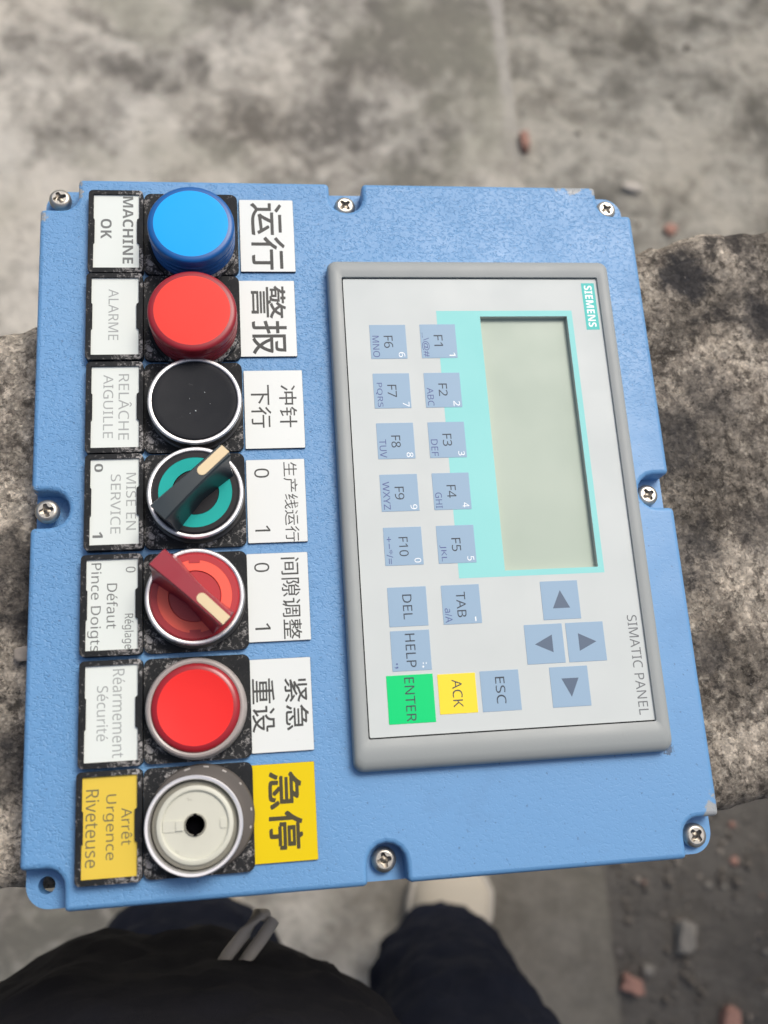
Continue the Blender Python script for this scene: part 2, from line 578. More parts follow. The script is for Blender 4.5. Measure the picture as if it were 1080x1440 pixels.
# older concrete slab on the left, its broken edge standing a little above the rubble
g = G()
xs = [-7000, -3000, -1200] + steps(-600, 384, -600, 384, 24, 24)
ys = steps(-5000, 6000, -500, 1400, 20, 500)
vs, fs = [], []
nx = len(xs)
for y in ys:
    e = 4 * fbm(Vector((y * 0.015, 0.3, 5.0)), 4)
    for i, x in enumerate(xs):
        xx = x + (e if i == nx - 1 else 0)
        vs.append((xx, y, GZ + 1.2 * fbm(Vector((xx * 0.012, y * 0.012, 1.0)), 3) - (1.5 if i == nx - 1 else 0)))
    vs.append((384 + e + 1, y, GZ - 40))
row = nx + 1
for j in range(len(ys) - 1):
    for i in range(nx):
        fs.append((j * row + i, j * row + i + 1, (j + 1) * row + i + 1, (j + 1) * row + i))
g.add(vs, fs, SM, True)
slab_o = g.build("pavement", None, (0, 0, GZ))
tag(slab_o, kind="structure")

# ================================================================== LOW CONCRETE WALL (ledge)
LM, t, c, fine, a = m_concrete("rough_wall_concrete", (0.60, 0.55, 0.48), (0.15, 0.135, 0.12), 22, 300, 0.002)
gr = t.ramp(t.noise(300, 7, 0.78, 0.3, off=(1, 2, 3)), [(0.49, 0.0), (0.58, 0.66)])
c = t.mix(gr, c, (0.62, 0.57, 0.49))
gd = t.ramp(t.noise(260, 7, 0.78, 0.3, off=(6, 2, 3)), [(0.41, 0.75), (0.50, 0.0)])
c = t.mix(gd, c, (0.055, 0.048, 0.042))
dr = t.ramp(t.noise(17, 4, 0.6, 0.5, off=(2.2, 5.1, 0)), [(0.41, (0.52, 0.51, 0.49)), (0.60, (1.42, 1.39, 1.33))])
c = t.mix(1.0, c, dr, 'MULTIPLY')
for sc_v, lo, hi, w_ in ((480, 0.40, 1.5, 0.36), (1150, 0.35, 1.5, 0.30)):
    wv = t.n("ShaderNodeVectorMath", operation='ADD')
    nv = t.n("ShaderNodeTexNoise")
    nv.inputs["Scale"].default_value = sc_v * 0.6
    t.l(t.co, nv.inputs["Vector"])
    sv = t.n("ShaderNodeVectorMath", operation='SCALE')
    sv.inputs["Scale"].default_value = 1.6 / sc_v
    t.l(nv.outputs["Color"], sv.inputs[0])
    t.l(t.co, wv.inputs[0])
    t.l(sv.outputs[0], wv.inputs[1])
    vv = t.n("ShaderNodeTexVoronoi", feature='F1')
    vv.inputs["Scale"].default_value = sc_v
    t.l(wv.outputs[0], vv.inputs["Vector"])
    c = t.mix(w_, c, t.ramp(vv.outputs["Color"], [(0.15, lo), (0.85, hi)]), 'MULTIPLY')
    pile = vv.outputs["Color"]
blk = t.ramp(t.noise(30, 7, 0.68, 0.5, off=(3.3, 1.7, 0.4)), [(0.56, 0.0), (0.66, 0.85)])
c = t.mix(blk, c, (0.042, 0.040, 0.041))
for (px_, py_, rr, am) in ((135.5, 169, 0.0125, 0.93), (162, 150, 0.010, 0.8), (150, 20, 0.012, 0.5), (117, 104, 0.018, 0.72), (119, 62, 0.016, 0.62), (137, 122, 0.016, 0.55), (150, 70, 0.014, 0.5), (121, 30, 0.010, 0.6), (-104, 70, 0.016, 0.6), (-103, 10, 0.016, 0.6), (-112, 110, 0.012, 0.45)):
    vd = t.n("ShaderNodeVectorMath", operation='DISTANCE')
    t.l(t.co, vd.inputs[0])
    vd.inputs[1].default_value = (px_ * MM, (py_ - 60) * MM, 97 * MM)
    dd = t.math('ADD', vd.outputs["Value"], t.math('MULTIPLY', t.math('SUBTRACT', t.noise(130, 5, 0.7, off=(px_, 0, 0)), 0.5), 0.020))
    c = t.mix(t.ramp(t.math('DIVIDE', dd, rr), [(0.55, am), (1.0, 0.0)]), c, (0.045, 0.045, 0.048))
spk = t.ramp(t.noise(700, 4, 0.7, off=(8, 2, 3)), [(0.64, 0.0), (0.72, 0.6)])
c = t.mix(spk, c, (0.42, 0.39, 0.35))
t.base(c)
t.bump(t.math('ADD', fine, t.math('ADD', t.math('MULTIPLY', gr, 0.35), t.math('MULTIPLY', pile, 0.22))), 0.0016, 1.0)
LZ = -15.0


def y_top(x):
    x = max(-260, min(330, x))
    return 151 + 0.148 * (x + 96) + 2.2 * fbm(Vector((x * 0.03, 1.0, 2.0)), 4)


def y_bot(x):
    x = max(-260, min(330, x))
    return -26.5 + 0.036 * (x + 95) + 2.0 * fbm(Vector((x * 0.03, 7.0, 4.0)), 4)


xs = steps(-1400, 1500, -170, 240, 1.6, 60)
NV = 108
vs, fs = [], []
for x in xs:
    yt, yb = y_top(x), y_bot(x)
    rowv = [(x, yb + 8, -112.0), (x, yb + 3, -108.0), (x, yb + 1, -60.0)]
    for k in range(NV + 1):
        s_ = k / NV
        y = yb + (yt - yb) * s_
        edge = min(s_, 1 - s_) * (yt - yb)
        z = LZ + 1.1 * fbm(Vector((x * 0.035, y * 0.035, 0)), 3) + 0.9 * fbm(Vector((x * 0.22, y * 0.22, 9)), 4)
        z = min(z, LZ + 1.6)
        if edge < 7:
            z -= (7 - edge) ** 2 * 0.10 * (1 + 0.6 * fbm(Vector((x * 0.1, y * 0.1, 3)), 2))
        rowv.append((x, y, z))
    rowv += [(x, yt - 1, -60.0), (x, yt - 3, -108.0), (x, yt - 8, -112.0)]
    vs += rowv
row = NV + 7
for i in range(len(xs) - 1):
    for k in range(row):
        k2 = (k + 1) % row
        fs.append((i * row + k, (i + 1) * row + k, (i + 1) * row + k2, i * row + k2))
fs.append(tuple(range(row)))
fs.append(tuple((len(xs) - 1) * row + k for k in reversed(range(row))))
g = G()
g.add(vs, fs, LM, True)
ledge = g.build("concrete_beam", None, (0, 60, -112), angle=70)
for px in (-900, 1050):
    q = G()
    q.bm(slab(rrect(px - 80, -10, px + 80, 150, 8, 3), GZ - 40, -111.9), LM)
    q.build("post", ledge, (px, 70, GZ))
tag(ledge, "rough weathered concrete beam with black stains, carrying the blue control panel", "beam")

# ================================================================== CONTROL PANEL
ROOT = (8.6, 82.0, -13.0)
panel = thing("control_panel", "blue hammered metal control panel with lamps, switches and a keypad display, lying on the beam", "control panel", ROOT)
X0, X1, Y0, Y1 = -92.8, 110.0, -31.4, 195.8
XC, YC = 8.6, 82.0


def uquarter(pts):
    return pts


def notch_corner(cx, cy, sxn, syn):
    """concave corner cut-out 12 x 11.5 mm with a rounded inner corner, listed along the outline (counter-clockwise)"""
    dx, dy, r = 12.0, 11.4, 5.0
    a = [(cx - sxn * 0.0, cy - syn * (dy + 1.2)), (cx - sxn * 0.35, cy - syn * (dy + 0.35)), (cx - sxn * 1.2, cy - syn * dy)]
    for i in range(6):
        th = math.radians(90 * i / 5)
        a.append((cx - sxn * (dx - r + r * math.sin(th)), cy - syn * (dy - r + r * math.cos(th))))
    a += [(cx - sxn * dx, cy - syn * 1.2), (cx - sxn * (dx + 0.35), cy - syn * 0.35), (cx - sxn * (dx + 1.2), cy)]
    return a


def notch_edge_h(xc, y, s):
    """U notch in a horizontal edge, s=+1 upper edge; listed left to right"""
    d, hw = 11.2, 5.7
    p = [(xc - hw - 1.3, y), (xc - hw - 0.4, y - s * 0.4), (xc - hw, y - s * 1.3)]
    for i in range(9):
        th = math.pi * i / 8
        p.append((xc - hw * math.cos(th), y - s * (d - hw + hw * math.sin(th))))
    p += [(xc + hw, y - s * 1.3), (xc + hw + 0.4, y - s * 0.4), (xc + hw + 1.3, y)]
    return p


def notch_edge_v(x, yc, s):
    """U notch in a vertical edge, s=+1 right edge; listed bottom to top"""
    return [(x - s * (y - 0), yc + q) for q, y in [(a, b) for a, b in [(px, -py) for px, py in notch_edge_h(0, 0, 1)]]]


out = []
out += notch_edge_h(XC - 0.4, Y0, -1)                                        # bottom, left -> right
out += list(reversed(notch_corner(X1, Y0, 1, -1)))                           # bottom right
out += notch_edge_v(X1, YC + 0.3, 1)                                         # right, bottom -> top
out += notch_corner(X1, Y1, 1, 1)                                            # top right
out += list(reversed(notch_edge_h(XC - 0.4, Y1, 1)))                         # top, right -> left
out += list(reversed(notch_corner(X0, Y1, -1, 1)))                           # top left
out += list(reversed(notch_edge_v(X0, YC + 0.3, -1)))                        # left, top -> bottom
out += notch_corner(X0, Y0, -1, -1)                                          # bottom left
cl = []
for p in out:
    if not cl or (abs(p[0] - cl[-1][0]) + abs(p[1] - cl[-1][1])) > 1e-4:
        cl.append(p)
FL = -7.2
g = G()
g.bm(slab(cl, FL, 0.0, bevel=1.5, seg=4, bottom=False), BLUE, 'quad')
g.bm(slab(rrect(X0 + 0.3, Y0 + 0.3, X1 - 0.3, Y1 - 0.3, 6.5, 8), -13.0, FL - 0.003, holes=[circ(-86.9, -24.8, 2.35, 24)], bevel=0.0), BLUE, False)
cover = g.build("cover", panel, (XC, YC, -13))
cover["label"] = "blue hammered paint cover with screw notches round its rim"


# ---- screws
def screw(cx, cy, ztop, r=3.6, ang=0.3, grime=False):
    g = G()
    lathe(g, cx, cy, [(r * 0.93, ztop - 3.4), (r, ztop - 2.6), (r, ztop - 1.3), (r * 0.95, ztop - 0.8), (r * 0.83, ztop - 0.35), (r * 0.70, ztop - 0.12), (r * 0.66, ztop - 0.08)], STEEL, 32, cap=False)
    cross = []
    for k in range(4):
        a = ang + k * math.pi / 2
        for da, rr in ((-0.30, 0.56), (-0.13, 0.60), (0.13, 0.60), (0.30, 0.56), (0.60, 0.36), (0.97, 0.36)):
            cross.append((cx + r * rr * math.cos(a + da), cy + r * rr * math.sin(a + da)))
    ringo = circ(cx, cy, r * 0.66, 32)
    b = slab(ringo, ztop - 1.4, ztop - 0.06, holes=[cross], bottom=False)
    g.bm(b, STEEL, False)
    lathe(g, cx, cy, [(1.8, ztop - 12), (1.8, ztop - 3.4), (r * 0.93, ztop - 3.4)], STEEL, 16, cap=False)
    s = g.build("screw", panel, (cx, cy, ztop - 3.4))
    q = G()
    lathe(q, cx, cy, [(r * 0.62, ztop - 0.95), (r * 0.3, ztop - 1.3), (0.25, ztop - 1.0)], STEELD, 24)
    q.build("recess", s, (cx, cy, ztop - 1.2))
    return s


screw(-87.3, 190.4, -2.6, ang=0.4)["label"] = "pale worn corner screw"
screw(8.3, 190.3, -4.7, ang=0.7)
screw(103.4, 190.0, -4.6, ang=0.5)
screw(-88.3, 82.0, -0.4, ang=0.25)["label"] = "screw standing half unscrewed"
screw(103.8, 82.3, -4.3, ang=0.5)
screw(8.0, -25.2, -4.2, ang=0.2)["label"] = "dull grey screw"
screw(103.7, -25.6, -4.2, ang=0.7)

# ---- legend holders: 30 x 48 mm black plate with a framed card window
UNITS = [  # centre y of each position, frame x offset, card material
    (174.6, 0.2), (144.3, -0.1), (113.6, 0.3), (83.2, 0.4), (52.0, -0.3), (20.8, -0.2), (-9.9, -0.5)]
CARDS = [
    [('MACHINE', -64.30, 175.34, 24.57, 3.41, 0.035), ('OK', -71.23, 175.66, 7.22, 3.51, 0.035)],
    [('ALARME', -68.66, 145.05, 17.74, 3.11, 0)],
    [('RELÂCHE', -64.91, 113.74, 21.68, 4.04, 0), ('AIGUILLE', -70.02, 113.96, 20.85, 3.03, 0)],
    [('MISE EN', -62.98, 83.26, 17.84, 2.99, 0), ('SERVICE', -67.54, 82.57, 18.51, 2.98, 0), ('0', -72.61, 94.02, 2.64, 2.58, 0.05), ('1', -72.66, 73.12, 1.82, 2.97, 0.05)],
    [('0', -63.03, 62.21, 1.75, 2.84, 0), ('Réglage', -63.80, 43.92, 10.26, 3.32, 0), ('Défaut', -68.28, 51.57, 13.29, 3.15, 0), ('Pince Doigts', -73.34, 51.43, 26.09, 3.83, 0)],
    [('Réarmement', -66.24, 20.77, 24.68, 3.44, 0), ('Sécurité', -70.72, 20.87, 15.34, 3.17, 0)],
    [('Arrêt', -63.83, -10.13, 9.81, 2.97, 0), ('Urgence', -68.51, -10.03, 17.26, 3.58, 0), ('Riveteuse', -73.13, -10.04, 20.46, 3.60, 0)],
]
CARD_LABEL = ["white card reading MACHINE OK", "white card reading ALARME", "white card reading RELÂCHE AIGUILLE", "white card reading MISE EN SERVICE",
              "white card reading Défaut Pince Doigts", "white card reading Réarmement Sécurité", "yellow card reading Arrêt Urgence Riveteuse"]
for k, (yc, dx) in enumerate(UNITS):
    fx0, fx1 = -77.0 + dx, -59.5 + dx * 0.4
    g = G()
    hole = circ(-44.0, yc, 11.2, 40)
    g.bm(slab(rrect(-59.3 + dx * 0.3, yc - 14.85, -28.9 + dx * 0.2, yc + 14.85, 2.2, 5), 0.0, 1.6, holes=[hole], bevel=0.0), BLACK, False)
    wx0, wx1, wy0, wy1 = -75.4 + dx, -60.75 + dx * 0.4, yc - 13.35, yc + 13.5
    win = [(wx0, wy0), (wx1, wy0), (wx1, yc - 4.6), (wx1 - 0.7, yc - 4.1), (wx1 - 0.7, yc + 4.1), (wx1, yc + 4.6), (wx1, wy1), (wx0, wy1),
           (wx0, yc + 4.6), (wx0 + 0.35, yc + 4.2), (wx0 + 0.35, yc - 4.2), (wx0, yc - 4.6)]
    g.bm(slab(rrect(fx0, yc - 14.95, fx1, yc + 14.95, 1.4, 4), 0.0, 3.2, holes=[win], bevel=0.0), BLACKF, False)
    h = g.build("legend_holder", panel, (-68 + dx, yc, 0))
    c = G()
    yel = k == 6
    c.bm(slab([(wx0 - 0.3, wy0 - 0.3), (wx1 + 0.3, wy0 - 0.3), (wx1 + 0.3, wy1 + 0.3), (wx0 - 0.3, wy1 + 0.3)], 0.3, 2.5), YELLOWC if yel else WHITE)
    for (s, cx, cy, L, H, bd) in CARDS[k]:
        ink = INKYL if yel else (INKL if k in (1, 2, 3) and bd == 0 or k == 5 else INKG)
        put_text(c, s, cx, cy, L, H, 2.53, ink, bd)
    cd = c.build("label_card", h, (-68 + dx, yc, 2.5))
    cd["label"] = CARD_LABEL[k]

# ---- engraved Chinese name plates to the right of each unit
STK = [
    (-19.2, 174.7, 18.0, 26.9, 'w', [('运行', -19.02, 174.48, 25.03, 11.04, 0.010)], "white name plate reading 运行"),
    (-20.0, 144.4, 18.2, 27.1, 'w', [('警报', -19.57, 143.88, 24.48, 11.30, 0.007)], "white name plate reading 警报"),
    (-19.0, 112.8, 18.7, 26.4, 'w', [('冲针', -14.54, 113.71, 14.38, 5.53, 0.003), ('下行', -23.10, 113.77, 14.51, 6.29, 0.003)], "white name plate reading 冲针下行"),
    (-19.3, 82.6, 18.2, 26.7, 'w', [('生产线运行', -14.80, 82.19, 25.55, 4.31, 0.0), ('0', -23.62, 91.56, 3.04, 4.64, 0), ('1', -23.83, 73.77, 1.85, 4.61, 0)], "white name plate reading 生产线运行 0 1"),
    (-19.8, 52.5, 18.5, 26.9, 'w', [('间隙调整', -15.95, 51.98, 24.87, 5.57, 0.003), ('0', -24.54, 61.62, 2.88, 4.57, 0), ('1', -24.74, 43.65, 1.93, 4.56, 0)], "white name plate reading 间隙调整 0 1"),
    (-20.1, 20.5, 18.0, 26.9, 'w', [('紧急', -15.63, 20.47, 15.04, 6.86, 0.007), ('重设', -25.35, 20.59, 15.40, 6.70, 0.007)], "white name plate reading 紧急重设"),
    (-20.4, -9.6, 18.2, 26.9, 'y', [('急停', -20.05, -9.07, 21.38, 9.60, 0.019)], "yellow name plate reading 急停"),
]
for (cx, cy, wd, ht, kind, txt, lab) in STK:
    g = G()
    base_z = 0.02
    g.bm(slab(rrect(cx - wd / 2, cy - ht / 2, cx + wd / 2, cy + ht / 2, 0.25, 2), base_z, 0.72), PLATE_EDGE)
    g.bm(slab(rrect(cx - wd / 2 + 0.06, cy - ht / 2 + 0.06, cx + wd / 2 - 0.06, cy + ht / 2 - 0.06, 0.25, 2), 0.72 - 0.2, 0.80), STICK if kind == 'w' else YELLOWS)
    for (s, tx, ty, L, H, bd) in txt:
        put_text(g, s, tx, ty, L, H, 0.815, INKD if kind == 'w' else INKY, bd)
    g.build("name_plate", panel, (cx, cy, 0))["label"] = lab

# ---- indicator lamps
for yc, face, rim, lab in ((170.2, LAMPB, LAMPBS, "blue indicator lamp"), (140.6, LAMPR, LAMPRS, "red indicator lamp")):
    cx, cy = -43.3, yc + (0.4 if yc > 160 else -0.1)
    g = G()
    lathe(g, cx, cy, [(14.4, 1.6), (14.4, 3.2), (14.0, 3.7), (13.4, 3.7), (13.2, 3.0)], BLACK, 72)
    lamp = g.build("indicator_lamp", panel, (cx, cy, 1.6))
    lamp["label"] = lab
    q = G()
    prof = [(13.2, 3.0), (13.2, 5.2), (12.95, 5.5), (12.95, 6.0), (13.3, 6.3), (13.3, 8.0), (13.0, 8.3), (13.0, 8.8), (13.35, 9.1), (13.4, 11.0), (13.1, 11.3), (13.1, 11.7), (13.4, 12.0),
            (13.35, 14.6), (13.2, 15.2), (12.8, 15.6), (12.2, 15.8), (11.45, 15.88)]
    lathe(q, cx, cy, prof, rim, 96, cap=False)
    prof = [(11.45, 15.88), (11.3, 15.89), (9.0, 15.95), (6.0, 15.98), (3.0, 16.0), (0.6, 16.0)]
    lathe(q, cx, cy, prof, face, 96)
    q.v = [(cx + (x - cx) * 1.02, cy + (y - cy) * 1.02, 3 + (z - 3) * 0.88) for x, y, z in q.v]
    q.build("lens", lamp, (cx, cy, 3))


def bezel(g, cx, cy, M=CHROME, r=14.4, h=8.0, ri=12.9, side=None):
    lathe(g, cx, cy, [(r + 0.2, 1.6), (r + 0.2, 2.6), (r - 0.3, 3.0), (r - 0.25, h - 1.3)], side or FLANGE, 96, cap=False)
    lathe(g, cx, cy, [(r - 0.25, h - 1.3), (r - 0.05, h - 0.9), (r - 0.1, h - 0.4), (r - 0.45, h - 0.05), (r - 0.8, h), (ri + 0.25, h - 0.1), (ri, h - 0.4), (ri, h - 4)], M, 96, cap=False)


SIDEK = m_speck("dull_bezel_side", (0.10, 0.095, 0.088), 0.38, dirt=(0.3, 0.28, 0.25), amt=0.4, scale=300, metal=0.5)
# black pushbutton
cx, cy = -43.3, 113.4
g = G()
bezel(g, cx, cy, side=SIDEK)
pb = g.build("push_button", panel, (cx, cy, 1.6))
pb["label"] = "black push button in a chrome ring"
q = G()
lathe(q, cx, cy, [(12.85, 4), (12.85, 7.5), (12.5, 7.9), (11.8, 8.0), (11.0, 7.9), (8.0, 7.65), (4.0, 7.5), (0.5, 7.45)], CAPK, 96)
for dx, dy, r in ((3.0, 2.6, .16), (-1.6, 0.6, .12), (0.2, -3.4, .22), (-1.5, -4.2, .13), (4.6, -1.2, .1)):
    lathe(q, cx + dx, cy + dy, [(r, 7.5), (r * .8, 7.74), (r * .4, 7.8)], STICK, 8)
q.build("cap", pb, (cx, cy, 4))
# red pushbutton, clear grey rim
cx, cy = -44.3, 20.7
CLEAR = m_speck("grey_rubber_rim", (0.40, 0.36, 0.34), 0.28, dirt=(0.2, 0.2, 0.2), amt=0.2, scale=200)
g = G()
lathe(g, cx, cy, [(14.3, 1.6), (14.3, 4.6), (14.1, 6.6), (13.6, 7.6), (13.0, 7.9), (12.5, 7.7), (12.3, 7.0)], CLEAR, 96, cap=False)
pb = g.build("push_button", panel, (cx, cy, 1.6))
pb["label"] = "red push button in a pale rim"
q = G()
lathe(q, cx, cy, [(12.45, 4), (12.45, 7.6), (12.1, 8.2), (11.5, 8.5), (10.6, 8.6)], CAPRS, 96, cap=False)
lathe(q, cx, cy, [(10.6, 8.6), (10.2, 8.55), (7.5, 8.2), (4, 8.0), (0.5, 7.95)], CAPR, 96)
q.build("cap", pb, (cx, cy, 4))


# ---- selector switches
def selector(cx, cy, ang, knobM, discM, ringM, innerM, lab, ringr, tabs=False):
    g = G()
    bezel(g, cx, cy, side=SIDEK)
    sw = g.build("selector_switch", panel, (cx, cy, 1.6))
    sw["label"] = lab
    q = G()
    r0, r1 = ringr
    lathe(q, cx, cy, [(12.85, 4), (12.85, 7.6), (12.4, 8.0), (r1, 8.0)], discM, 96, cap=False)
    lathe(q, cx, cy, [(r1, 8.0), (r1 - 0.05, 7.9), (r0 + 0.05, 7.9), (r0, 8.0)], ringM, 96, cap=False)
    lathe(q, cx, cy, [(r0, 8.0), (r0 - 0.2, 7.6), (1.0, 7.6)], innerM, 96)
    if tabs:
        for s in (1, -1):
            q.bm(slab([(cx - 1.6, cy + s * r1 - 0.9), (cx + 1.6, cy + s * r1 - 0.9), (cx + 1.6, cy + s * r1 + 0.9), (cx - 1.6, cy + s * r1 + 0.9)], 7.5, 8.06), discM)
    q.build("dial", sw, (cx, cy, 4))
    # handle: along local u (towards the marker), v across; concave flanks that flare to the disc
    ca, sa = math.cos(ang), math.sin(ang)
    T = lambda u, v, z: (cx + u * ca - v * sa, cy + u * sa + v * ca, z)
    secs = []
    us = [-13.6, -13.3, -12.0, -9.0, -5.0, 0.0, 5.0, 9.0, 12.0, 13.0, 13.3]
    for i, u in enumerate(us):
        f = (u + 13.6) / 26.9
        top = 3.15 - 0.85 * f - 0.25 * math.sin(math.pi * f)        # half width on top, wider at the tail
        bot = 5.2 - 1.6 * (1 - abs(u) / 13.6) - 0.7 * f
        zt = 20.6 - 0.25 * (abs(u) / 13.3) ** 2
        sh = 1.0
        if i in (0, len(us) - 1):
            zt -= 0.5
            top -= 0.5
            bot -= 0.3
        zb = 7.7 if abs(u) < 12.7 else 8.0
        uin = u * (0.93 if u > 0 else 0.955)                        # the ends lean in towards the disc
        ring = [(uin * 0.95, bot, zb), (uin * 0.97, bot * 0.62 + top * 0.38, zb + 3.2), (uin * 0.985, top + 0.45, zb + 7.6), (u * 0.995, top + 0.12, zt - 1.1), (u, top, zt - 0.4), (u, top - 0.35, zt)]
        secs.append([T(*p) for p in ring] + [T(p[0], -p[1], p[2]) for p in reversed(ring)])
    n = len(secs[0])
    vs = [p for s in secs for p in s]
    fs = []
    for i in range(len(secs) - 1):
        for k in range(n - 1):
            fs.append((i * n + k, (i + 1) * n + k, (i + 1) * n + k + 1, i * n + k + 1))
    fs.append(tuple(range(n)))
    fs.append(tuple((len(secs) - 1) * n + k for k in reversed(range(n))))
    q = G()
    q.add(vs, fs, knobM, True)
    kb = q.build("knob", sw, (cx, cy, 8), angle=38)
    bm_ = bmesh.new()
    bm_.from_mesh(kb.data)
    bmesh.ops.recalc_face_normals(bm_, faces=bm_.faces)
    bm_.to_mesh(kb.data)
    bm_.free()
    q = G()
    loop = []
    for i in range(9):
        th = math.pi / 2 + math.pi * i / 8
        loop.append((4.0 + 1.45 * math.cos(th), 1.45 * math.sin(th)))
    loop += [(13.35, -1.45), (13.35, 1.45)]
    loop = [T(u, v, 0)[:2] for u, v in loop]
    q.bm(slab(loop, 19.0, 20.72, bevel=0.0), CREAM)
    q.build("marker", sw, (cx, cy, 19))
    return sw


selector(-43.5, 84.0, math.radians(43.6), KNOBK, DIALK, DIALG, DIALK, "black selector switch with a green ring and cream marker", (7.0, 10.9))
selector(-44.1, 52.5, math.radians(-45.0), KNOBR, DIALR, DIALO, DIALR, "red selector switch with a cream marker", (7.6, 10.75), tabs=True)

TICK = m_speck('worn_tick_paint', (0.42, 0.40, 0.37), 0.6, dirt=(0.10, 0.09, 0.08), amt=0.9, scale=600)
SLEEVE = m_speck('bright_worn_sleeve', (0.86, 0.86, 0.87), 0.42, dirt=(0.3, 0.28, 0.26), amt=0.4, scale=500, metal=0.85)
# ---- emergency stop without its mushroom head: flange, chrome sleeve, nylon core
g = G()
fx, fy = -43.4, -9.4
lathe(g, fx, fy, [(14.7, 1.6), (14.7, 2.6), (14.3, 3.1), (13.0, 3.2), (11.5, 3.2)], FLANGE, 96)
for a, da in ((62, 5), (84, 6), (106, 7), (38, 3), (6, 3.5), (-14, 3)):
    p = []
    for i in range(5):
        th = math.radians(a + da * (i / 4 - .5))
        p.append((fx + 14.1 * math.cos(th), fy + 14.1 * math.sin(th)))
    for i in range(5):
        th = math.radians(a - da * (i / 4 - .5))
        p.append((fx + 13.65 * math.cos(th), fy + 13.65 * math.sin(th)))
    g.bm(slab(p, 3.0, 3.22), TICK)
es = g.build("emergency_stop", panel, (fx, fy, 1.6))
es["label"] = "emergency stop base with its red head missing"
cx, cy = -45.2, -11.0
q = G()
lathe(q, cx, cy, [(13.2, 1.8), (13.25, 6.6), (13.35, 7.4), (13.35, 7.9), (13.1, 8.1), (12.4, 8.05), (12.15, 7.6), (12.1, 3.0)], SLEEVE, 96, cap=False)
q.build("sleeve", es, (cx, cy, 1.8))
q = G()
nx, ny = -44.9, -10.85
lathe(q, nx, ny, [(12.0, 2.5), (11.9, 5.0), (11.6, 5.7), (10.5, 6.4)], NYLOND, 96, cap=False)
lathe(q, nx, ny, [(10.5, 6.4), (10.4, 7.4), (10.1, 7.6), (9.3, 7.6), (8.9, 7.3), (8.85, 6.7)], NYLON, 96, cap=False)
b = slab(circ(nx, ny, 8.86, 72), 5.0, 6.9, holes=[circ(nx, ny, 2.7, 32)], bottom=False)
q.bm(b, NYLON, False)
lathe(q, nx, ny, [(3.1, 6.8), (3.0, 7.3), (2.75, 7.45), (2.6, 7.35)], NYLOND, 48, cap=False)
q.bm(slab(rrect(nx - 8.7, ny - 1.5, nx - 3.0, ny + 1.5, 0.3, 2), 6.7, 7.15), NYLON)
q.bm(slab(rrect(nx - 5.2, ny - 1.25, nx - 3.3, ny + 1.25, 0.2, 2), 7.0, 7.5), NYLON)
q.bm(slab(rrect(nx + 6.8, ny - 1.3, nx + 8.6, ny + 1.3, 0.3, 2), 6.7, 7.2), NYLON)
for s in (1, -1):
    q.bm(slab(rrect(nx - 0.5, ny + s * 2.5 - 0.45, nx + 0.5, ny + s * 2.5 + 0.45, 0.1, 1), 7.1, 7.48), HOLE)
lathe(q, nx, ny, [(2.6, 7.35), (2.55, 7.0), (2.5, 5.0), (2.4, 3.4), (0.2, 3.38)], HOLE, 32)
q.build("core", es, (nx, ny, 2.5))

# ---- operator panel (keypad and display)
HX0, HX1, HY0, HY1 = 0.0, 96.7, -0.2, 163.9
IX0, IX1, IY0, IY1 = 4.98, 92.53, 9.24, 156.8
ZF = 4.0
g = G()


def ringed(prof, M):
    loops = []
    for ins, z, r in prof:
        x0, x1 = HX0 + ins[0], HX1 - ins[0]
        y0, y1 = HY0 + ins[1], HY1 - ins[2]
        loops.append([(x, y, z) for x, y in rrect(x0, y0, x1, y1, r, 6)])
    n = len(loops[0])
    vs = [p for l in loops for p in l]
    fs = []
    for k in range(len(loops) - 1):
        for i in range(n):
            j = (i + 1) % n
            fs.append((k * n + i, k * n + j, (k + 1) * n + j, (k + 1) * n + i))
    return vs, fs


il, ib, it_ = IX0 - HX0, IY0 - HY0, HY1 - IY1
ir = HX1 - IX1
prof = [((0, 0, 0), 0.0, 3.0), ((0, 0, 0), 2.6, 3.0), ((0.15, 0.6, 0.5), 3.7, 3.0), ((0.5, 1.6, 1.1), 4.5, 2.8), ((1.2, 3.2, 2.0), 5.0, 2.4), ((2.2, 5.5, 3.2), 5.25, 1.8), ((3.4, 7.2, 4.8), 5.2, 1.2), ((il - .45, ib - .45, it_ - .45), 4.75, 0.6), ((il - .4, ib - .4, it_ - .4), 3.3, 0.5)]
vs, fs = ringed(prof, HMIG)
g.add(vs, fs, HMIG, True)
ga = [(IX0 - 1, IY0 - 1), (IX1 + 1, IY0 - 1), (IX1 + 1, IY1 + 1), (IX0 - 1, IY1 + 1)]
gi = [(IX0 + 1, IY0 + 1), (IX1 - 1, IY0 + 1), (IX1 - 1, IY1 - 1), (IX0 + 1, IY1 - 1)]
g.add([(x, y, 3.4) for x, y in ga + gi], [(i, (i + 1) % 4, 4 + (i + 1) % 4, 4 + i) for i in range(4)], HMIGAP)
op = g.build("operator_panel", panel, (48, 82, 0), angle=60)
op["label"] = "grey operator keypad with a blank display, mounted sideways"
SX0, SX1, SY0, SY1 = 50.1, 80.1, 57.0, 143.1
BX0, BX1, BY0, BY1 = 35.4, 82.0, 55.1, 145.2
q = G()
hole = [(SX0, SY0), (SX1, SY0), (SX1, SY1), (SX0, SY1)]
q.bm(slab(rrect(IX0, IY0, IX1, IY1, 0.4, 2), 3.45, ZF, holes=[hole], bottom=False), FOIL)
for a, b in (((SX0, SY0), (SX1, SY0)), ((SX1, SY0), (SX1, SY1)), ((SX1, SY1), (SX0, SY1)), ((SX0, SY1), (SX0, SY0))):
    pass
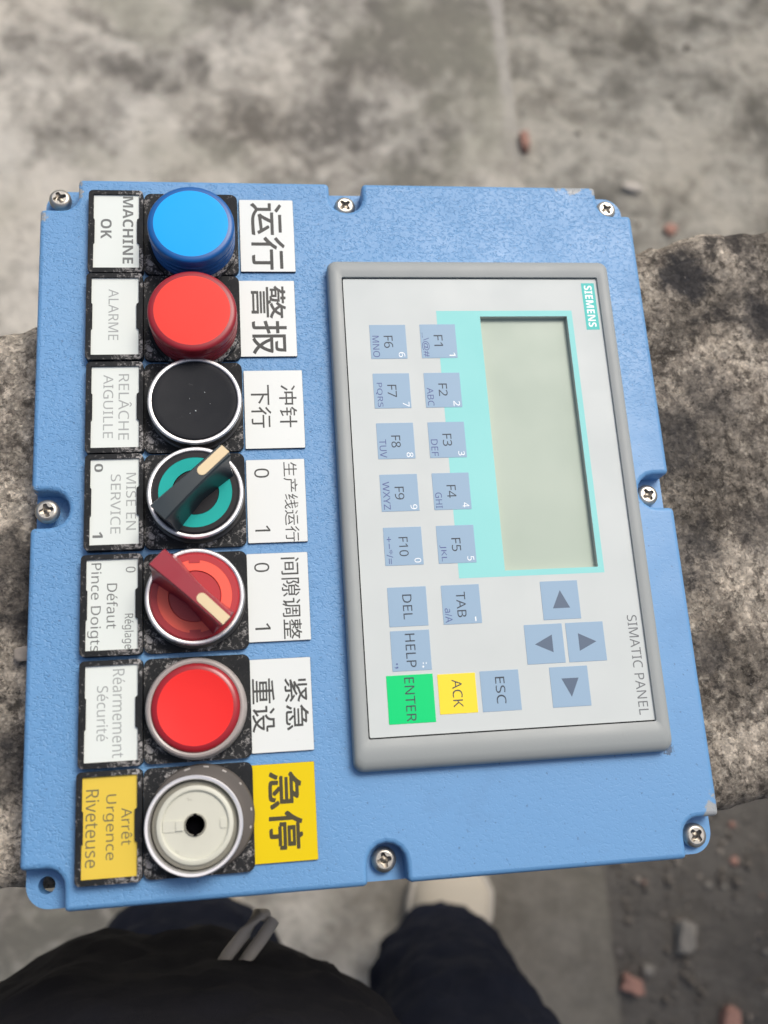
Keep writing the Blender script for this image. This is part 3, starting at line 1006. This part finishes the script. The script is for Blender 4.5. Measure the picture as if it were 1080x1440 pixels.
band = slab([(BX0, BY0), (BX1, BY0), (BX1, BY1), (BX0, BY1)], ZF + 0.004, ZF + 0.02, holes=[[(SX0 - .02, SY0 - .02), (SX1 + .02, SY0 - .02), (SX1 + .02, SY1 + .02), (SX0 - .02, SY1 + .02)]], bottom=False)
q.bm(band, TEAL)
put_text(q, 'SIMATIC PANEL', 88.91, 26.11, 30.34, 3.14, ZF + 0.03, KTHIN, 0)
q.build("faceplate", op, (48, 82, ZF))
q = G()
z0 = 1.9
q.add([(SX0 - .5, SY0 - .5, z0), (SX1 + .5, SY0 - .5, z0), (SX1 + .5, SY1 + .5, z0), (SX0 - .5, SY1 + .5, z0)], [(0, 1, 2, 3)], LCD)
loop0 = [(SX0 - .03, SY0 - .03), (SX1 + .03, SY0 - .03), (SX1 + .03, SY1 + .03), (SX0 - .03, SY1 + .03)]
q.add([(x, y, z0) for x, y in loop0] + [(x, y, ZF - 0.02) for x, y in loop0], [(i, (i + 1) % 4, 4 + (i + 1) % 4, 4 + i) for i in range(4)], LCDWALL)
q.build("display", op, (65, 100, z0))
q = G()
q.bm(slab([(86.5, 138.1), (91.1, 138.1), (91.1, 155.4), (86.5, 155.4)], ZF + 0.004, ZF + 0.03, bottom=False), BADGE)
put_text(q, 'SIEMENS', 88.78, 146.81, 15.36, 2.75, ZF + 0.045, KWHT, 0.045)
q.build("badge", op, (88.8, 146.8, ZF))

KEYS = [
    (18.7, 134.2, 'b', [('F6', 18.71, 134.15, 4.29, 2.97, 'd'), ('MNO', 14.57, 132.55, 7.52, 2.20, 'u'), ('6', 22.87, 129.60, 1.76, 2.09, 'w')]),
    (35.35, 134.3, 'b', [('F1', 35.30, 134.51, 3.90, 2.90, 'd'), ('_\\@#', 31.01, 133.04, 8.66, 2.5, 'u'), ('1', 39.62, 129.60, 1.17, 2.01, 'w')]),
    (18.75, 117.1, 'b', [('F7', 18.77, 117.02, 4.22, 2.92, 'd'), ('PQRS', 14.57, 115.73, 8.26, 2.11, 'u'), ('7', 23.03, 112.38, 1.58, 2.1, 'w')]),
    (35.4, 117.1, 'b', [('F2', 35.44, 117.17, 4.34, 2.85, 'd'), ('ABC', 31.18, 114.80, 6.27, 2.10, 'u'), ('2', 39.58, 112.39, 1.73, 2.1, 'w')]),
    (18.8, 100.1, 'b', [('F8', 18.83, 99.86, 4.01, 2.97, 'd'), ('TUV', 14.58, 97.59, 6.09, 2.20, 'u'), ('8', 23.03, 95.35, 1.58, 2.1, 'w')]),
    (35.4, 100.1, 'b', [('F3', 35.40, 100.04, 4.08, 2.95, 'd'), ('DEF', 31.14, 97.48, 5.56, 2.15, 'u'), ('3', 39.68, 95.44, 1.5, 2.05, 'w')]),
    (18.8, 83.0, 'b', [('F9', 18.79, 82.85, 4.15, 2.91, 'd'), ('WXYZ', 14.67, 82.12, 9.08, 2.09, 'u'), ('9', 23.04, 78.30, 1.53, 2.09, 'w')]),
    (35.4, 83.0, 'b', [('F4', 35.35, 82.91, 4.18, 2.89, 'd'), ('GHI', 31.10, 80.14, 5.05, 2.10, 'u'), ('4', 39.61, 78.41, 1.54, 2.10, 'w')]),
    (18.8, 65.9, 'b', [('F10', 18.89, 65.74, 6.02, 2.85, 'd'), ('+−*/=', 14.48, 64.70, 8.56, 2.0, 'u'), ('0', 23.01, 61.29, 1.4, 2.07, 'w')]),
    (35.4, 65.9, 'b', [('F5', 35.38, 65.76, 4.19, 2.88, 'd'), ('JKL', 31.13, 63.15, 5.11, 2.06, 'u'), ('5', 39.60, 61.24, 1.4, 2.12, 'w')]),
    (18.85, 47.15, 'b', [('DEL', 18.76, 47.06, 7.55, 2.80, 'd')]),
    (35.4, 47.1, 'b', [('TAB', 35.35, 47.03, 7.78, 2.79, 'd'), ('a/A', 31.17, 43.83, 4.42, 2.15, 'u'), ('-', 39.45, 42.44, 1.37, 0.35, 'w')]),
    (18.85, 33.9, 'b', [('HELP', 18.79, 33.94, 10.00, 2.93, 'd'), ('.,', 14.13, 29.54, 1.6, 1.15, 'u'), (':,', 22.60, 29.44, 1.6, 1.5, 'w')]),
    (17.85, 19.7, 'g', [('ENTER', 17.64, 19.57, 12.80, 2.88, 'd')]),
    (31.95, 20.5, 'y', [('ACK', 31.92, 20.53, 8.17, 3.00, 'd')]),
    (45.1, 20.6, 'b', [('ESC', 45.10, 20.69, 7.96, 2.92, 'd')]),
]
KL = {'F': 'blue grey function key', 'g': 'green ENTER key', 'y': 'yellow ACK key'}
for cx, cy, kind, txt in KEYS:
    hx, hy = (7.0, 7.05) if kind == 'g' else (5.75, 5.85) if kind == 'y' else (5.95, 6.0)
    q = G()
    q.bm(slab(rrect(cx - hx, cy - hy, cx + hx, cy + hy, 0.12, 1), ZF + 0.006, ZF + 0.10, bevel=0.04, seg=1, bottom=False), {'b': KEYB, 'g': KEYG, 'y': KEYY}[kind])
    for (s, tx, ty, L, H, k) in txt:
        put_text(q, s, tx, ty, L, H, ZF + 0.115, {'d': KTXT, 'u': KBLU, 'w': KWHT}[k], {'d': 0.0, 'u': 0.0, 'w': 0.03}[k])
    o = q.build("key", op, (cx, cy, ZF))
    o["label"] = ("green key" if kind == 'g' else "yellow key" if kind == 'y' else "blue grey key") + " marked " + txt[0][0]
ARR = [(66.7, 47.0, [(66.8, 50.1), (69.5, 44.5), (64.0, 44.5)], "up"), (60.2, 33.8, [(57.1, 33.75), (62.7, 36.5), (62.7, 31.1)], "left"),
       (73.3, 33.8, [(76.6, 33.75), (71.0, 36.5), (71.0, 31.1)], "right"), (66.7, 20.6, [(66.85, 17.5), (64.2, 23.1), (69.6, 23.1)], "down")]
for cx, cy, tri, nm in ARR:
    q = G()
    q.bm(slab(rrect(cx - 6, cy - 6, cx + 6, cy + 6, 0.12, 1), ZF + 0.006, ZF + 0.10, bevel=0.04, seg=1, bottom=False), KEYB)
    q.add([(x, y, ZF + 0.115) for x, y in tri], [(0, 1, 2)], KARR)
    q.build("arrow_key", op, (cx, cy, ZF))["label"] = "key with a dark arrow pointing to the photo's " + {"up": "top", "down": "bottom", "left": "left", "right": "right"}[nm]


# ================================================================== STONES
def stone(name, label, cat, x, y, z, sx, sy, sz, M, seed, rz=0.0, group=None, rough=0.28, sub=3):
    b = bmesh.new()
    bmesh.ops.create_icosphere(b, subdivisions=sub, radius=1.0)
    for v in b.verts:
        n = v.co.normalized()
        k = 1 + 1.5 * rough * fbm(n * 1.6 + Vector((seed * 3.1, seed, 0)), 3) + 0.08 * fbm(n * 4 + Vector((seed, 0, 1)), 2)
        c_ = Vector((max(-0.74, min(0.74, n.x)) / 0.74, max(-0.74, min(0.74, n.y)) / 0.74, max(-0.6, min(0.6, n.z)) / 0.6)) * 0.88 * k
        c_ = Matrix.Rotation(rz, 3, 'Z') @ Vector((c_.x * sx, c_.y * sy, c_.z * sz))
        v.co = Vector((x, y, z + sz * 0.75)) + c_
    g = G()
    g.bm(b, M, True)
    o = g.build(name, None, (x, y, z), angle=50)
    return tag(o, label, cat, group)


BRICK = m_speck("pink_brick", (0.38, 0.22, 0.175), 0.9, dirt=(0.5, 0.4, 0.34), amt=0.5, scale=90, spec=0.2)
STONEM = m_speck("pale_grey_stone", (0.26, 0.245, 0.215), 0.9, dirt=(0.15, 0.14, 0.12), amt=0.6, scale=90, spec=0.2)
STONEL = m_speck("light_stone", (0.50, 0.47, 0.42), 0.9, dirt=(0.25, 0.22, 0.2), amt=0.5, scale=90, spec=0.2)
PEB = m_speck("smooth_pebble", (0.32, 0.28, 0.235), 0.45, amt=0.4, scale=200)
GRAVD = m_speck('brown_gravel', (0.15, 0.135, 0.115), 0.95, dirt=(0.3, 0.28, 0.25), amt=0.5, scale=80, spec=0.2)
RZ = GZ - 4
stone("brick_fragment", "narrow pink brick fragment lying upright along the pavement joint behind the panel", "brick", 392, 886, RZ, 6, 16, 8, BRICK, 1, 0.05, group="brick fragments on the ground")
stone("brick_fragment", "small pink brick fragment close behind the beam, right of the panel", "brick", 604, 738, RZ, 9, 8, 6, BRICK, 2, 0.4, group="brick fragments on the ground")
stone("brick_fragment", "pink brick fragment beside the pavement joint in front of the beam", "brick", 401, -286, RZ, 13, 10, 8, BRICK, 3, -0.5, group="brick fragments on the ground")
stone("brick_fragment", "pink brick fragment at the lower right edge of the photo", "brick", 518, -336, RZ, 11, 16, 9, BRICK, 4, -0.5, group="brick fragments on the ground")
stone("stone", "largest pale grey stone in the dark soil in front of the beam", "stone", 477, -238, RZ, 12, 19, 9, STONEM, 5, -0.25)
stone("stone", "flat whitish stone on the dark soil behind the panel's far corner", "stone", 553, 808, RZ, 14, 7, 6, STONEL, 6, -0.15)
stone("pebble", "smooth beige pebble on the beam top touching the panel's left edge", "pebble", -97.0, 40.8, LZ + 0.3, 2.4, 2.5, 1.6, PEB, 7, 0.2, rough=0.08)
stone("pebble", "tiny pebble touching the brick fragment by the joint in front of the beam", "pebble", 425, -272, RZ, 6.5, 6, 5, STONEM, 8)

random.seed(7)
gb = G()
spots = []
for k in range(300):
    if random.random() < 0.85:
        x, y = random.uniform(395, 660), random.uniform(-350, -90)
    else:
        x, y = random.uniform(395, 1000), random.uniform(560, 1330)
    if random.random() > 0.35 + 0.65 * (noise.noise(Vector((x * 0.012, y * 0.012, 4.0))) > 0.0):
        continue
    s = random.choice((2.0, 2.5, 3, 3.5, 4.5, 6))
    b = bmesh.new()
    bmesh.ops.create_icosphere(b, subdivisions=1, radius=1.0)
    q = [random.uniform(0.6, 1.25) for _ in range(3)]
    for v in b.verts:
        v.co = Vector((x, y, gz(x, y) + s * 0.35)) + Vector((v.co.x * s * q[0], v.co.y * s * q[1], v.co.z * s * 0.7 * q[2])) * (1 + random.uniform(-.15, .15))
    gb.bm(b, random.choice((GRAVD, GRAVD, GRAVD, GRAVD, PEB, STONEM, BRICK if random.random() < .12 else GRAVD)), True)
gravel = gb.build("gravel", None, (500, 0, GZ), angle=60)
tag(gravel, "small loose gravel scattered over the dark soil", "gravel", kind="stuff")

# ================================================================== PERSON (seen from above, behind the wall's near edge)
SKIN = mat("skin", (0.42, 0.26, 0.18), 0.55)
NAVY = m_speck("navy_cotton", (0.014, 0.0175, 0.031), 0.9, dirt=(0.03, 0.03, 0.04), amt=0.3, scale=700, spec=0.2, bump=0.0003)
SHIRT = m_speck("black_cotton", (0.0125, 0.013, 0.018), 0.92, dirt=(0.03, 0.03, 0.03), amt=0.3, scale=600, spec=0.15, bump=0.0003)
CANVAS = m_speck("cream_canvas", (0.52, 0.475, 0.385), 0.85, dirt=(0.3, 0.26, 0.2), amt=0.4, scale=120, bump=0.0005)
RUBBER = m_speck("off_white_rubber", (0.48, 0.45, 0.39), 0.6, dirt=(0.25, 0.22, 0.18), amt=0.5, scale=90)
CORD = m_speck("grey_cord", (0.55, 0.52, 0.46), 0.7, amt=0.3, scale=600)


def skin_mesh(joints, edges, sub=2):
    me = bpy.data.meshes.new("tmp")
    me.from_pydata([Vector(p[:3]) * MM for p in joints], edges, [])
    ob = bpy.data.objects.new("tmp", me)
    COL.objects.link(ob)
    ob.modifiers.new("s", 'SKIN')
    for i, p in enumerate(joints):
        v = me.skin_vertices[0].data[i]
        v.radius = (p[3] * MM, (p[4] if len(p) > 4 else p[3]) * MM)
        v.use_root = i == 0
    sb = ob.modifiers.new("b", 'SUBSURF')
    sb.levels = sb.render_levels = sub
    dg = bpy.context.evaluated_depsgraph_get()
    out = bpy.data.meshes.new_from_object(ob.evaluated_get(dg))
    vs = [v.co / MM for v in out.vertices]
    fs = [tuple(p.vertices) for p in out.polygons]
    bpy.data.objects.remove(ob)
    return vs, fs


def wrinkle(vs, fs, amp, sc_, seed):
    me = bpy.data.meshes.new("tmp")
    me.from_pydata(vs, [], fs)
    me.update()
    res = []
    for v in me.vertices:
        p = v.co
        k = fbm(Vector((p.x * sc_, p.y * sc_, p.z * sc_ * 1.8 + seed)), 4)
        res.append(p + v.normal * amp * k)
    bpy.data.meshes.remove(me)
    return res


LEGS = [(-15, -300, 10), (-85, -275, -60), (-88, -158, -455), (-105, -190, -800), (90, -275, -60), (98, -180, -455), (165, -224, -800)]
joints = [(*LEGS[0], 105), (*LEGS[1], 78), (*LEGS[2], 50), (*LEGS[3], 36), (*LEGS[4], 78), (*LEGS[5], 50), (*LEGS[6], 36),
          (-106, -195, -872, 24), (-108, -165, -884, 16), (167, -226, -872, 24), (176, -195, -884, 16), (-70, -270, 180, 105), (-85, -270, 330, 110)]
edges = [(0, 1), (1, 2), (2, 3), (0, 4), (4, 5), (5, 6), (3, 7), (7, 8), (6, 9), (9, 10), (0, 11), (11, 12)]
vs, fs = skin_mesh(joints, edges)
g = G()
g.add(vs, fs, SKIN, True)
person = g.build("person", None, (0, -240, GZ), angle=180)
tag(person, "person in black shirt and dark navy trousers standing at the beam, seen from above", "person")
joints = [(*LEGS[0], 122), (*LEGS[1], 90), (*LEGS[2], 82), (-98, -175, -700, 60), (*LEGS[3][:2], -862, 57), (*LEGS[4], 90), (*LEGS[5], 62), (145, -206, -700, 56), (*LEGS[6][:2], -862, 57)]
edges = [(0, 1), (1, 2), (2, 3), (3, 4), (0, 5), (5, 6), (6, 7), (7, 8)]
vs, fs = skin_mesh(joints, edges, 4)
vs = wrinkle(vs, fs, 10, 0.016, 2.0)
vs = wrinkle(vs, fs, 4, 0.05, 6.0)
g = G()
g.add(vs, fs, NAVY, True)
g.build("trousers", person, (0, -240, -500), angle=180)
# loose shirt hanging over the waist
vs, fs = [], []
rings = [(-174, -77, -184, 125, 112), (-170, -77, -182, 131, 118), (-150, -77, -182, 132, 120), (-70, -70, -190, 130, 122), (0, -70, -200, 135, 124), (90, -70, -225, 145, 126), (200, -75, -250, 160, 130), (320, -80, -275, 170, 130), (380, -80, -280, 120, 90), (395, -80, -280, 30, 20)]
N = 150
rr_ = []
for a_, b_ in zip(rings, rings[1:]):
    m_ = max(1, int(abs(b_[0] - a_[0]) / 7))
    rr_ += [tuple(p + (q_ - p) * i / m_ for p, q_ in zip(a_, b_)) for i in range(m_)]
rings = rr_ + [rings[-1]]
for (z, cx, cy, rx, ry) in rings:
    for i in range(N):
        t_ = 2 * math.pi * i / N
        k = 1 + 0.045 * fbm(Vector((math.cos(t_) * 2.2, math.sin(t_) * 2.2, z * 0.01)), 3) + 0.035 * 1.6 * abs(fbm(Vector((math.cos(t_) * 3.2 + z * 0.012, math.sin(t_) * 3.2, z * 0.02 + 4)), 4))
        vs.append((cx + rx * k * math.cos(t_), cy + ry * k * math.sin(t_), z + 6 * fbm(Vector((math.cos(t_) * 2, math.sin(t_) * 2, 5)), 3)))
for k in range(len(rings) - 1):
    for i in range(N):
        j = (i + 1) % N
        fs.append((k * N + i, k * N + j, (k + 1) * N + j, (k + 1) * N + i))
fs.append(tuple((len(rings) - 1) * N + i for i in range(N)))
g = G()
g.add(vs, fs, SHIRT, True)
g.build("shirt", person, (-100, -230, -170), angle=180)


def tube(g, pts, r, M, n=10):
    vs, fs = [], []
    P = [Vector(p) for p in pts]
    for i, p in enumerate(P):
        d_ = (P[min(i + 1, len(P) - 1)] - P[max(i - 1, 0)]).normalized()
        a_ = d_.orthogonal().normalized()
        b_ = d_.cross(a_)
        for k in range(n):
            th = 2 * math.pi * k / n
            vs.append(p + (a_ * math.cos(th) + b_ * math.sin(th)) * r)
    for i in range(len(P) - 1):
        for k in range(n):
            j = (k + 1) % n
            fs.append((i * n + k, i * n + j, (i + 1) * n + j, (i + 1) * n + k))
    fs.append(tuple(range(n)))
    fs.append(tuple((len(P) - 1) * n + k for k in range(n)))
    g.add(vs, fs, M, True)


def cord(pts):
    g = G()
    tube(g, pts, 2.5, CORD)
    return g.build("drawstring", person, pts[0], angle=180)


def shoe(ax, ay, tx, ty, L):
    """lace-up shoe from heel (ax, ay) towards toe direction; lofted sections"""
    dirv = Vector((tx - ax, ty - ay, 0)).normalized()
    side = Vector((-dirv.y, dirv.x, 0))
    secs = [(0.0, 26, 46), (0.06, 34, 70), (0.2, 37, 78), (0.38, 38, 72), (0.55, 43, 54), (0.7, 48, 42), (0.85, 46, 34), (0.94, 36, 28), (1.0, 18, 20)]
    n = 20
    vs, fs = [], []
    for (f, hw, h) in secs:
        c0 = Vector((ax, ay, 0)) + dirv * (f * L)
        for k in range(n):
            th = math.pi * k / (n - 1)
            p = c0 + side * (hw * math.cos(th))
            vs.append((p.x, p.y, GZ + 14 + (h - 8) * math.sin(th) ** 0.7))
    for i in range(len(secs) - 1):
        for k in range(n - 1):
            fs.append((i * n + k, i * n + k + 1, (i + 1) * n + k + 1, (i + 1) * n + k))
    fs.append(tuple(range(n)))
    fs.append(tuple((len(secs) - 1) * n + k for k in reversed(range(n))))
    g = G()
    g.add(vs, fs, CANVAS, True)
    sh = g.build("shoe", person, (ax, ay, GZ), angle=60)
    loop = []
    for (f, hw, h) in secs:
        p = Vector((ax, ay, 0)) + dirv * (f * L * 1.01) + side * (hw + 4)
        loop.append((p.x, p.y))
    for (f, hw, h) in reversed(secs):
        p = Vector((ax, ay, 0)) + dirv * (f * L * 1.01) - side * (hw + 4)
        loop.append((p.x, p.y))
    q = G()
    q.bm(slab(loop, GZ + 0.5, GZ + 24, bevel=2.0), RUBBER, 'quad')
    q.build("sole", sh, (ax, ay, GZ))
    return sh


shoe(158, -302, 190, -150, 175)
shoe(-106, -270, -110, -140, 165)
cord([(-27.5, -55.5, -126), (-30.3, -53.9, -119), (-35.5, -59.9, -117), (-42.3, -67.1, -117), (-47, -74, -119)])
cord([(-24.3, -57.0, -121), (-29.2, -62.6, -117), (-34.3, -68.4, -117), (-40, -76, -119)])
for o in SC.objects:
    if "o_mm" in o:
        del o["o_mm"]
